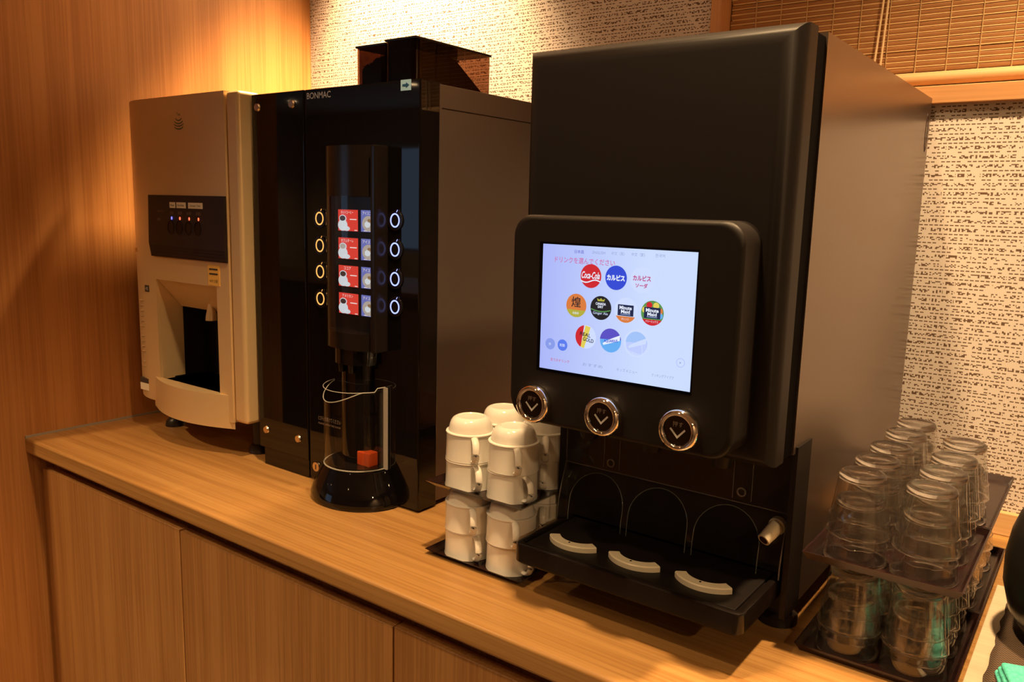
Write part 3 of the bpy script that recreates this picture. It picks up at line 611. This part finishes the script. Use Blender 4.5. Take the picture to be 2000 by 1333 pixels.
sw = [(i1[0] - 0.0125 + 0.025 * i / 12, i1[1] - 0.0050 - 0.0016 * math.sin(i / 12 * 2 * PI)) for i in range(13)]
MB().prism(sw + [(p[0], p[1] - 0.0013) for p in sw[::-1]], 1, Y1 - 0.0007, Y1 - 0.0004).build('icon_wave', 'scr_white', scn)
i2 = (1.3557, 0.4280); icon(*i2, 'scr_blue'); tx('カルピス', *i2, 0.0066, 'scr_white', 0.0225, bold=0.05)
i3 = (1.3873, 0.4277); icon(*i3, 'scr_offwhite', 0.0140); tx('カルピス', i3[0], i3[1] + 0.002, 0.0058, 'scr_magenta', 0.0215, bold=0.03); tx('ソーダ', i3[0], i3[1] - 0.0058, 0.0050, 'scr_magenta', 0.0145, bold=0.03)
i4 = (1.3063, 0.3933); icon(*i4, 'scr_orange'); seg_(*i4, 'scr_olive', PI + 0.38, 2 * PI - 0.38); tx('煌', i4[0], i4[1] + 0.0040, 0.0120, 'scr_black', 0.0125, bold=0.01); tx('烏龍茶', i4[0], i4[1] - 0.0085, 0.0027, 'scr_white')
i5 = (1.3383, 0.3934); icon(*i5, 'scr_black')
gw = [(i5[0] - 0.0124 + 0.0248 * i / 10, i5[1] - 0.0012 - 0.0022 * math.sin(PI * i / 10)) for i in range(11)]
MB().prism(gw + [(p[0], p[1] - 0.0012) for p in gw[::-1]], 1, Y1 - 0.0006, Y1 - 0.0003).build('icon_wave', 'scr_green', scn)
tx('CANADA', i5[0], i5[1] + 0.0046, 0.0030, 'scr_white', 0.0130, bold=0.03); tx('DRY', i5[0], i5[1] + 0.0012, 0.0026, 'scr_white', 0.0070, bold=0.03); tx('Ginger Ale', i5[0], i5[1] - 0.0062, 0.0038, 'scr_offwhite', 0.0190)
MB().prism([(i5[0] - 0.004, i5[1] + 0.0075), (i5[0] + 0.004, i5[1] + 0.0075), (i5[0] + 0.005, i5[1] + 0.0105), (i5[0] + 0.002, i5[1] + 0.009), (i5[0], i5[1] + 0.011), (i5[0] - 0.002, i5[1] + 0.009), (i5[0] - 0.005, i5[1] + 0.0105)], 1, Y1 - 0.0006, Y1 - 0.0003).build('icon_crown', 'scr_olive', scn)
def mm(ic):
    MB().box(ic[0] - 0.0096, ic[0] + 0.0096, Y1 - 0.00055, Y1 - 0.0003, ic[1] - 0.0058, ic[1] + 0.0062).build('icon_plate', 'scr_navy', scn)
    tx('Minute', ic[0], ic[1] + 0.0030, 0.0040, 'scr_white', 0.0150, bold=0.03); tx('Maid', ic[0], ic[1] - 0.0012, 0.0038, 'scr_white', 0.0110, bold=0.03)
    MB().box(ic[0] - 0.0060, ic[0] + 0.0060, Y1 - 0.0008, Y1 - 0.0006, ic[1] - 0.0046, ic[1] - 0.0038).build('icon_line', 'scr_grey', scn)
i6 = (1.3695, 0.3935); icon(*i6, 'scr_offwhite', 0.0140); seg_(*i6, 'scr_orange', PI + 0.50, 2 * PI - 0.50, k=1); mm(i6); tx('オレンジ', i6[0], i6[1] - 0.0092, 0.0024, 'scr_white', 0.0090)
i7 = (1.4014, 0.3937); icon(*i7, 'scr_green')
for q_, m_ in ((0.3, 'scr_orange'), (1.1, 'scr_yellow'), (2.0, 'scr_red'), (2.8, 'scr_yellow'), (-0.25, 'scr_sky')):
    MB().disc(i7[0] + 0.0092 * math.cos(q_), Y1 - 0.0002, i7[1] + 0.0092 * math.sin(q_), 0.0035, 0.0035, 0.0002, 16).build('icon_fruit', m_, scn)
seg_(*i7, 'scr_red', PI + 0.55, 2 * PI - 0.55, k=1); mm(i7); tx('ベリーミックス', i7[0], i7[1] - 0.0090, 0.0026, 'scr_white', 0.0150)
i8 = (1.3203, 0.3589); icon(*i8, 'scr_offwhite'); seg_(*i8, 'scr_red', 1.75, 4.25, k=1)
MB().prism([(i8[0] - 0.0004, i8[1] + 0.0132), (i8[0] + 0.0062, i8[1] + 0.0115), (i8[0] - 0.0015, i8[1] - 0.0130), (i8[0] - 0.0060, i8[1] - 0.0118)], 1, Y1 - 0.0006, Y1 - 0.0004).build('icon_stripe', 'scr_yellow', scn)
tx('REAL', i8[0] + 0.0000, i8[1] + 0.0028, 0.0042, 'scr_black', 0.0140, k=3, bold=0.02, rotz=0.12); tx('GOLD', i8[0] + 0.0040, i8[1] - 0.0030, 0.0042, 'scr_black', 0.0140, k=3, bold=0.02, rotz=0.12)
i9 = (1.3524, 0.3586); icon(*i9, 'scr_sky'); seg_(*i9, 'scr_violet', 0.12, PI - 0.05, k=1)
def swoosh(ic, m_):
    up = [(ic[0] - 0.0095 + 0.0215 * i / 10, ic[1] - 0.0040 + 0.0110 * (i / 10) ** 0.8) for i in range(11)]
    MB().prism(up + [(ic[0] + 0.0118, ic[1] + 0.0010), (ic[0], ic[1] - 0.0030), (ic[0] - 0.0085, ic[1] - 0.0058)], 1, Y1 - 0.0008, Y1 - 0.0005).build('icon_wave', m_, scn)
swoosh(i9, 'scr_white'); tx('AQUARIUS', i9[0] + 0.0006, i9[1] - 0.0006, 0.0036, 'scr_blue', 0.0175, k=3, bold=0.03, rotz=-0.10)
i10 = (1.3845, 0.3590); icon(*i10, 'scr_offwhite', 0.0155); icon(*i10, 'scr_lilac', 0.0130); seg_(*i10, 'scr_pale', 0.10, PI - 0.05, 0.0130, k=1); swoosh(i10, 'scr_offwhite')
for q_, s_ in (((1.2727, 0.3455), '水'), ((1.2897, 0.3459), '炭酸')):
    icon(*q_, 'scr_dusk' if s_ == '水' else 'scr_azure', 0.0066); tx(s_, *q_, 0.0035, 'scr_white')
for s_, x_, m_ in (('全てのドリンク', 1.2867, 'scr_red'), ('おすすめ', 1.3307, 'scr_grey'), ('キッズメニュー', 1.3746, 'scr_grey'), ('クッキングアイデア', 1.4174, 'scr_grey')):
    tx(s_, x_, 0.3276, 0.0036, m_, 0.026, k=0)
MB()._ring(1.4369, Y1, 0.3449, 0.0046, 0.0046, 0.0003, 0.0002, 24).build('round_arrow_outline', 'scr_lilac', scn); tx('▶', 1.4369, 0.3449, 0.0022, 'scr_grey', k=0)
# three chrome push buttons with a chevron
for bx, bz in ((1.2560, 0.2725), (1.3505, 0.2735), (1.4425, 0.2750)):
    bt = MB(); V, F = [], []
    prof = [(0.0215, 0.0), (0.0230, 0.003), (0.0234, 0.007), (0.0228, 0.0105), (0.0212, 0.0135), (0.0190, 0.0148), (0.0170, 0.0142), (0.0158, 0.0125), (0.0154, 0.0100)]; n = 40
    for (r, h) in prof:
        for i in range(n): V.append((bx + r * math.cos(2 * PI * i / n), YS - h, bz + r * math.sin(2 * PI * i / n)))
    for j in range(len(prof) - 1):
        for i in range(n): F.append((j * n + i, j * n + (i + 1) % n, (j + 1) * n + (i + 1) % n, (j + 1) * n + i))
    bt = bt.add(V, F).build('push_button', 'chrome', D)
    MB().disc(bx, YS - 0.0098, bz, 0.0156, 0.0156, 0.0010, 32).build('button_cap', 'black_gloss', bt)
    MB().prism([(bx - 0.0090, bz + 0.0008), (bx - 0.0077, bz + 0.0022), (bx, bz - 0.0060), (bx + 0.0077, bz + 0.0022), (bx + 0.0090, bz + 0.0008), (bx, bz - 0.0088)], 1, YS - 0.0112, YS - 0.0107).build('chevron', 'print_white', bt)
    text('押す', bx, YS - 0.0109, bz + 0.0066, 0.0058, 'print_dim', bt)
# drip tray
T0, T1, TF = 1.2095, 1.5135, 0.083
def tray_poly(x0, x1, y0, y1, r, n=6):
    P = [(x1, y1), (x0, y1)]
    P += [(x0 + r - r * math.cos(PI / 2 * i / n), y0 + r - r * math.sin(PI / 2 * i / n)) for i in range(n + 1)]
    P += [(x1 - r + r * math.sin(PI / 2 * i / n), y0 + r - r * math.cos(PI / 2 * i / n)) for i in range(n + 1)]
    return P
def loft(polys):
    V, F = [], []; n = len(polys[0][0])
    for (P, z) in polys: V += [(p[0], p[1], z) for p in P]
    for j in range(len(polys) - 1):
        for i in range(n): F.append((j * n + i, j * n + (i + 1) % n, (j + 1) * n + (i + 1) % n, (j + 1) * n + i))
    F += [tuple(range(n)), tuple((len(polys) - 1) * n + i for i in range(n))]
    return MB().add(V, F)
yb = 0.2148
dt = loft([(tray_poly(T0 + 0.012, T1 - 0.012, TF + 0.010, yb, 0.010), 0.0475), (tray_poly(T0 + 0.003, T1 - 0.003, TF + 0.003, yb, 0.010), 0.0500), (tray_poly(T0, T1, TF, yb, 0.011), 0.0530), (tray_poly(T0, T1, TF, yb, 0.011), 0.0735),
           (tray_poly(T0 + 0.0008, T1 - 0.0008, TF + 0.0008, yb, 0.011), 0.0760), (tray_poly(T0 + 0.003, T1 - 0.003, TF + 0.003, yb, 0.010), 0.0772), (tray_poly(T0 + 0.008, T1 - 0.008, TF + 0.007, yb, 0.008), 0.0768), (tray_poly(T0 + 0.0095, T1 - 0.0095, TF + 0.009, yb, 0.007), 0.0730)]).build('drip_tray', 'black_satin', D)
MB().box(T0 + 0.012, T1 - 0.012, TF + 0.0115, yb - 0.001, 0.0728, 0.0755, 0.002).build('drip_grille', 'black_matte', dt)
# three cream arc-shaped cup guides on the tray
for cx, cy_ in ((1.2735, 0.1485), (1.3605, 0.1500), (1.4495, 0.1515)):
    V, F = [], []; n = 18; a0, a1 = PI + 0.62, 2 * PI - 0.62; ri, ro = 0.0290, 0.0435
    for i in range(n + 1):
        a = a0 + (a1 - a0) * i / n
        for (r, z) in ((ro, 0.0757), (ro, 0.0815), (ro - 0.0015, 0.0828), (ri + 0.001, 0.0828), (ri, 0.0815), (ri, 0.0757)): V.append((cx + r * math.cos(a), cy_ + r * 0.95 * math.sin(a), z))
    for i in range(n):
        for k in range(6): F.append((i * 6 + k, i * 6 + (k + 1) % 6, i * 6 + 6 + (k + 1) % 6, i * 6 + 6 + k))
    F += [tuple(range(6)), tuple(n * 6 + k for k in range(6))]
    cg = MB().add(V, F).build('cup_guide', 'cream_plastic', dt)
    MB().cyl((cx, cy_ - 0.0320, 0.0827), (cx, cy_ - 0.0320, 0.0831), 0.0015, seg=10).build('guide_hole', 'void', dt)
# nozzles behind the sheet and the clear bent splash sheet with three arches
for nx in (1.276, 1.3645, 1.453):
    MB().lathe([(0.0, 0.214), (0.010, 0.214), (0.012, 0.222), (0.015, 0.2315), (0.0, 0.2315)], nx, 0.150, 20).build('nozzle', 'black_matte', D)
for nx, nz_ in ((1.2770, 0.166), (1.4580, 0.168)):
    MB()._ring(nx, 0.2080, nz_, 0.0050, 0.0050, 0.0009, 0.0010, 20).build('sheet_fixing', 'edge_dim', D)
    MB().box(nx - 0.0120, nx - 0.0114, 0.2095, 0.2103, 0.158, 0.216).box(nx + 0.0114, nx + 0.0120, 0.2095, 0.2103, 0.158, 0.216).build('sheet_slot', 'edge_dim', D)
SX0, SX1 = 1.2050, 1.5150
def sheet_y(z): return 0.211 if z > 0.153 else 0.211 - 0.019 * math.sin(min(1.0, (0.153 - z) / 0.075) * PI / 2)
arch = [(1.222, 1.304), (1.313, 1.396), (1.405, 1.488)]
def cut(x, z):
    for (a, b_) in arch:
        c_, r_ = (a + b_) / 2, (b_ - a) / 2
        zt = 0.108 + 0.040 * math.sqrt(max(0.0, 1 - ((x - c_) / r_) ** 2)) if abs(x - c_) < r_ else 0
        if abs(x - c_) < r_ and z < zt: return True
    return False
zs = [0.078 + 0.0035 * i for i in range(24)] + [0.170, 0.200, 0.222]
xs = sorted(set([round(SX0 + (SX1 - SX0) * i / 100, 5) for i in range(101)]))
idx, V, F = {}, [], []
def vid(i, j):
    if (i, j) not in idx: idx[(i, j)] = len(V); V.append((xs[i], sheet_y(zs[j]), zs[j]))
    return idx[(i, j)]
for i in range(len(xs) - 1):
    for j in range(len(zs) - 1):
        if not cut((xs[i] + xs[i + 1]) / 2, (zs[j] + zs[j + 1]) / 2): F.append((vid(i, j), vid(i + 1, j), vid(i + 1, j + 1), vid(i, j + 1)))
gs = MB().add(V, F).build('splash_sheet', 'clear', D)
for (a, b_) in arch:
    c_, r_ = (a + b_) / 2, (b_ - a) / 2; P = [(a, sheet_y(0.078), 0.078), (a, sheet_y(0.095), 0.095)]
    P += [(c_ - r_ * math.cos(PI * i / 20), sheet_y(0.108 + 0.040 * math.sin(PI * i / 20)), 0.108 + 0.040 * math.sin(PI * i / 20)) for i in range(21)]
    P += [(b_, sheet_y(0.095), 0.095), (b_, sheet_y(0.078), 0.078)]
    MB().tube(P, 0.0006, 6).build('arch_edge', 'green_edge', gs)
MB().tube([(SX0, sheet_y(q), q) for q in [0.078 + 0.006 * i for i in range(15)] + [0.222]], 0.0008, 6).build('sheet_side_edge', 'edge_dim', gs)
MB().tube([(SX1, sheet_y(q), q) for q in [0.078 + 0.006 * i for i in range(15)] + [0.222]], 0.0009, 6).build('sheet_side_edge', 'edge_dim', gs)
MB().tube([(SX0, 0.2107, 0.1535), (SX1, 0.2107, 0.1535)], 0.0007, 6).build('sheet_bend', 'edge_dim', gs)
# return cheeks of the sheet
for xq in (SX0, SX1):
    P = [(sheet_y(q), q) for q in [0.078 + 0.0082 * i for i in range(11)]] + [(0.2148, 0.160), (0.2148, 0.078)]
    MB().prism(P, 0, xq - 0.0006, xq + 0.0006).build('sheet_cheek', 'clear', gs)
# short cream hose end by the tray
hz = MB().cyl((1.5030, 0.2080, 0.136), (1.4955, 0.1880, 0.1235), 0.0090, 0.0078, 20).cyl((1.5040, 0.2149, 0.137), (1.5030, 0.2080, 0.136), 0.0105, 0.0105, 20).build('hose_end', 'cream_plastic', D)
MB().cyl((1.4955, 0.1881, 0.1235), (1.4953, 0.1876, 0.1232), 0.0055, 0.0055, 16).build('hose_hole', 'bean', hz)

# ------------------------------------------------------------------ mug tower
def lacquer_tray(name, label, x0, x1, y0, y1, z, material, fl=0.010, hgt=0.008, group=None, th=0.002):
    """shallow tray with flared walls; its underside is at z"""
    xi0, xi1, yi0, yi1 = x0 + fl, x1 - fl, y0 + fl, y1 - fl
    def R(a, b_, c_, d_, zz): return [(a, c_, zz), (b_, c_, zz), (b_, d_, zz), (a, d_, zz)]
    V = R(xi0, xi1, yi0, yi1, z) + R(x0, x1, y0, y1, z + hgt) + R(x0 + 0.002, x1 - 0.002, y0 + 0.002, y1 - 0.002, z + hgt) + R(xi0 + 0.001, xi1 - 0.001, yi0 + 0.001, yi1 - 0.001, z + th)
    F = [(3, 2, 1, 0)]
    for j in range(3):
        for i in range(4): F.append((j * 4 + i, j * 4 + (i + 1) % 4, j * 4 + 4 + (i + 1) % 4, j * 4 + 4 + i))
    F.append((12, 13, 14, 15))
    return MB().add(V, F).build(name, material, None, label, 'tray', group, sharp=20)
lacquer_tray('mug_tray', 'square black lacquer tray on the worktop under the stacked mugs', 1.031, 1.204, 0.110, 0.283, 0.0005, 'lacquer')
lacquer_tray('mug_tray', 'square black lacquer tray resting on the lower tier of mugs', 1.031, 1.204, 0.110, 0.283, 0.1039, 'lacquer')
MR = 0.0352
def make_mug():
    t = thing('mug', 'mug', 'mug', (0, 0, 0))
    out = [(0.0335, 0.0), (MR + 0.0004, 0.0), (MR + 0.0006, 0.0012), (MR, 0.0030), (MR - 0.0006, 0.0190), (MR - 0.0008, 0.0372), (MR + 0.0004, 0.0388), (MR, 0.0400), (MR - 0.0018, 0.0404), (0.0319, 0.0406), (0.0315, 0.0428), (0.0302, 0.0490), (0.0284, 0.0540), (0.0256, 0.0580), (0.0225, 0.0598), (0.0205, 0.0605), (0.0190, 0.0604), (0.0180, 0.0594), (0.0, 0.0590)]
    inn = [(0.0, 0.0565), (0.0200, 0.0558), (0.0262, 0.0500), (0.0288, 0.0430), (0.0325, 0.0385), (0.0328, 0.0030), (0.0335, 0.0)]
    MB().lathe(out, 0, 0, 40).lathe(inn, 0, 0, 40).build('cup', 'ceramic', t)
    P = []
    for i in range(15):
        a = PI / 2 - PI * i / 14
        P.append((MR - 0.003 + 0.0190 * max(0.0, math.cos(a)) ** 0.7, 0.0, 0.0200 + 0.0162 * math.sin(a)))
    MB().tube(P, 0.0048, 10, ry=0.0028).build('handle', 'ceramic', t)
    return t
mug0 = make_mug(); used = False
mugs = []
grid = {'front': 0.1535, 'rear': 0.2305}; col = {'coffee machine': 1.0785, 'drink dispenser': 1.1545}
ANG = {('front', 'coffee machine'): (-35, -44, -36, -42), ('front', 'drink dispenser'): (-22, -46, -24, -46), ('rear', 'coffee machine'): (-38, -40, -44, -36), ('rear', 'drink dispenser'): (-57, -56, -58, -55)}
for (rw, yy) in grid.items():
    for (cl, xx) in col.items():
        for tier in range(2):
            for lv_ in range(2):
                o = mug0 if not used else copy_tree(mug0); used = True
                zb = 0.0028 + tier * 0.1033 + lv_ * 0.0405
                o.location = (xx + random.uniform(-.0006, .0006), yy + random.uniform(-.0006, .0006), zb + ZC)
                o.rotation_euler = (0, 0, math.radians(ANG[(rw, cl)][tier * 2 + lv_]))
                o['label'] = 'white mug, %s of the %s stack nearest the %s, %s tray' % ('upper' if lv_ else 'lower', rw, cl, 'raised' if tier else 'bottom')
                o['group'] = 'white stacking mugs on the two trays'

# ------------------------------------------------------------------ glass tower
TG = [('front', 0.188, 0.409), ('rear', 0.411, 0.668)]
for nm, ya, yb_ in TG:
    lacquer_tray('glass_tray', 'dark red-brown lacquer tray on the worktop under the %s glasses' % nm, 1.5400, 1.7040, ya, yb_, 0.0005, 'lacquer_red', 0.006, 0.010)
    lacquer_tray('glass_tray', 'dark red-brown lacquer tray balanced on top of the %s lower glasses' % nm, 1.5400, 1.7040, ya, yb_, 0.1128, 'lacquer_red', 0.006, 0.010)
HG, NEST = 0.072, 0.0300
def make_glass():
    """upside-down faceted tumbler: open rim at z = 0, thick base on top"""
    t = thing('tumbler', 'tumbler', 'glass', (0, 0, 0)); RR, RB = 0.0346, 0.0250
    def mod(a, r, z):
        k = min(1.0, max(0.0, (z - 0.021) / 0.006)) * min(1.0, max(0.0, (HG - 0.004 - z) / 0.010))
        return 1.0 - 0.06 * k * (1 - abs(math.cos(5 * a))) ** 1.0
    def ro(z): return RR + (RB - RR) * (z / HG) ** 0.92
    zo = [0.0030, 0.010, 0.0175, 0.0215, 0.024, 0.030, 0.040, 0.050, 0.058, HG - 0.0085]
    MB().lathe([(ro(z), z) for z in zo], 0, 0, 60, mod=mod).lathe([(ro(z) - 0.0026, z) for z in zo], 0, 0, 60).build('wall', 'tumbler_glass', t, sharp=12, wn=False)
    zb_ = HG - 0.0085
    MB().lathe([(0.0, HG - 0.0105), (0.0150, HG - 0.0105), (0.0205, HG - 0.0110), (ro(zb_) - 0.0008, zb_), (ro(HG - 0.004), HG - 0.004), (ro(HG) - 0.0004, HG - 0.0018), (ro(HG) - 0.0026, HG), (0.0170, HG - 0.0004), (0.0125, HG - 0.0020), (0.0, HG - 0.0026)], 0, 0, 48).build('base', 'glass', t, sharp=60, wn=False)
    MB().lathe([(ro(0) - 0.0013, 0.0), (ro(0) - 0.0002, 0.0008), (ro(0.0030), 0.0030), (ro(0.003) - 0.0026, 0.0030), (ro(0) - 0.0024, 0.0008), (ro(0) - 0.0013, 0.0)], 0, 0, 48).build('rim', 'glass', t, sharp=60, wn=False)
    MB().tube([((ro(0.0205) + 0.0002) * math.cos(2 * PI * i / 48), (ro(0.0205) + 0.0002) * math.sin(2 * PI * i / 48), 0.0205 + 0.0006 * math.cos(20 * PI * i / 48)) for i in range(48)], 0.0008, 6, closed=True).build('facet_line', 'glass', t, sharp=60, wn=False)
    return t
gl0 = make_glass(); usedg = False
rowsY = [0.2285, 0.2985, 0.3685, 0.4520, 0.5220, 0.5920]
colX = {'drink dispenser': 1.5885, 'dark pot': 1.6590}
order = ('first', 'second', 'third', 'fourth', 'fifth', 'sixth')
for tier in range(2):
    for r_i, yy in enumerate(rowsY):
        for side, xx in colX.items():
            if tier == 1 and side == 'dark pot' and r_i > 3: continue
            if tier == 1 and r_i > 4: continue
            if tier == 0 and r_i == 5 and side != 'dark pot': continue
            for lv_ in range(2):
                o = gl0 if not usedg else copy_tree(gl0); usedg = True
                # trays carry the stacks: nested cups ride on the facets of the one below
                o.location = (xx + random.uniform(-.0004, .0004), yy + random.uniform(-.0004, .0004), 0.0027 + tier * 0.1123 + lv_ * NEST + ZC)
                o.rotation_euler = (0, 0, random.uniform(0, 1.2))
                o['label'] = '%s tumbler, %s stack of the row by the %s, %s tray' % ('upper' if lv_ else 'lower', order[r_i], side, 'raised' if tier else 'bottom')
                o['group'] = 'clear tumblers stacked on the two tiers of trays'

# ------------------------------------------------------------------ things at the near end of the worktop
def wavy(): 
    P = [(1.7255 + 0.0012 * math.sin(i * 1.7) + 0.0005 * math.sin(i * 4.1), 0.12 + 0.42 * i / 30) for i in range(31)]
    return P + [(2.30, 0.54), (2.30, 0.12)]
MB().box(1.7080, 2.28, 0.100, 0.536, 0.0003, 0.0041, 0.0008, 1).build('serving_board', 'wood_white', None, 'thin pale wooden board lying under the woven mat', 'board')
MB().prism(wavy(), 2, 0.0042, 0.0062).build('woven_mat', 'woven_mat', None, 'dark brown woven mat under the black pot', 'mat')
pt = thing('black_pot', 'rounded shiny black pot standing on the woven mat', 'pot', (1.822, 0.405, 0.0022))
MB().lathe([(0.0, 0.0022), (0.062, 0.0022), (0.076, 0.010), (0.092, 0.034), (0.1005, 0.066), (0.1015, 0.098), (0.097, 0.130), (0.091, 0.150), (0.086, 0.160), (0.083, 0.160), (0.082, 0.155), (0.0, 0.152)], 1.822, 0.405, 56).build('jar', 'pot_black', pt)
MB().lathe([(0.084, 0.1605), (0.080, 0.170), (0.060, 0.180), (0.020, 0.184), (0.014, 0.186), (0.014, 0.198), (0.018, 0.204), (0.014, 0.210), (0.0, 0.211)], 1.822, 0.405, 48).build('lid', 'pot_black', pt)
pt.location.z += 0.0041
# folded turquoise cloth: three soft layers
cl = thing('folded_cloth', 'folded turquoise cloth lying on the woven mat beside the black pot', 'cloth', (1.805, 0.238, 0.0024))
for k in range(3):
    MB().box(1.744 + 0.003 * k, 1.875 - 0.004 * k, 0.185 + 0.002 * k, 0.288 - 0.004 * k, 0.0024 + k * 0.0075, 0.0024 + k * 0.0075 + 0.0072, 0.0034, 3, rot=0.25 + 0.03 * k).build('fold', 'turquoise', cl)
cl.location.z += 0.0040

# ------------------------------------------------------------------ serving counter across the aisle (mirrored in the black machine)
t = thing('serving_counter', 'wooden serving counter across the aisle mirrored in the coffee machine', 'counter', (-1.6, -2.6, -0.85))
MB().box(-4.2, 0.6, -3.0, -2.25, -0.03, 0.0, 0.004).build('top', 'wood_top', t); MB().box(-4.15, 0.55, -2.95, -2.30, -0.85, -0.03).build('base', 'wood_door', t)
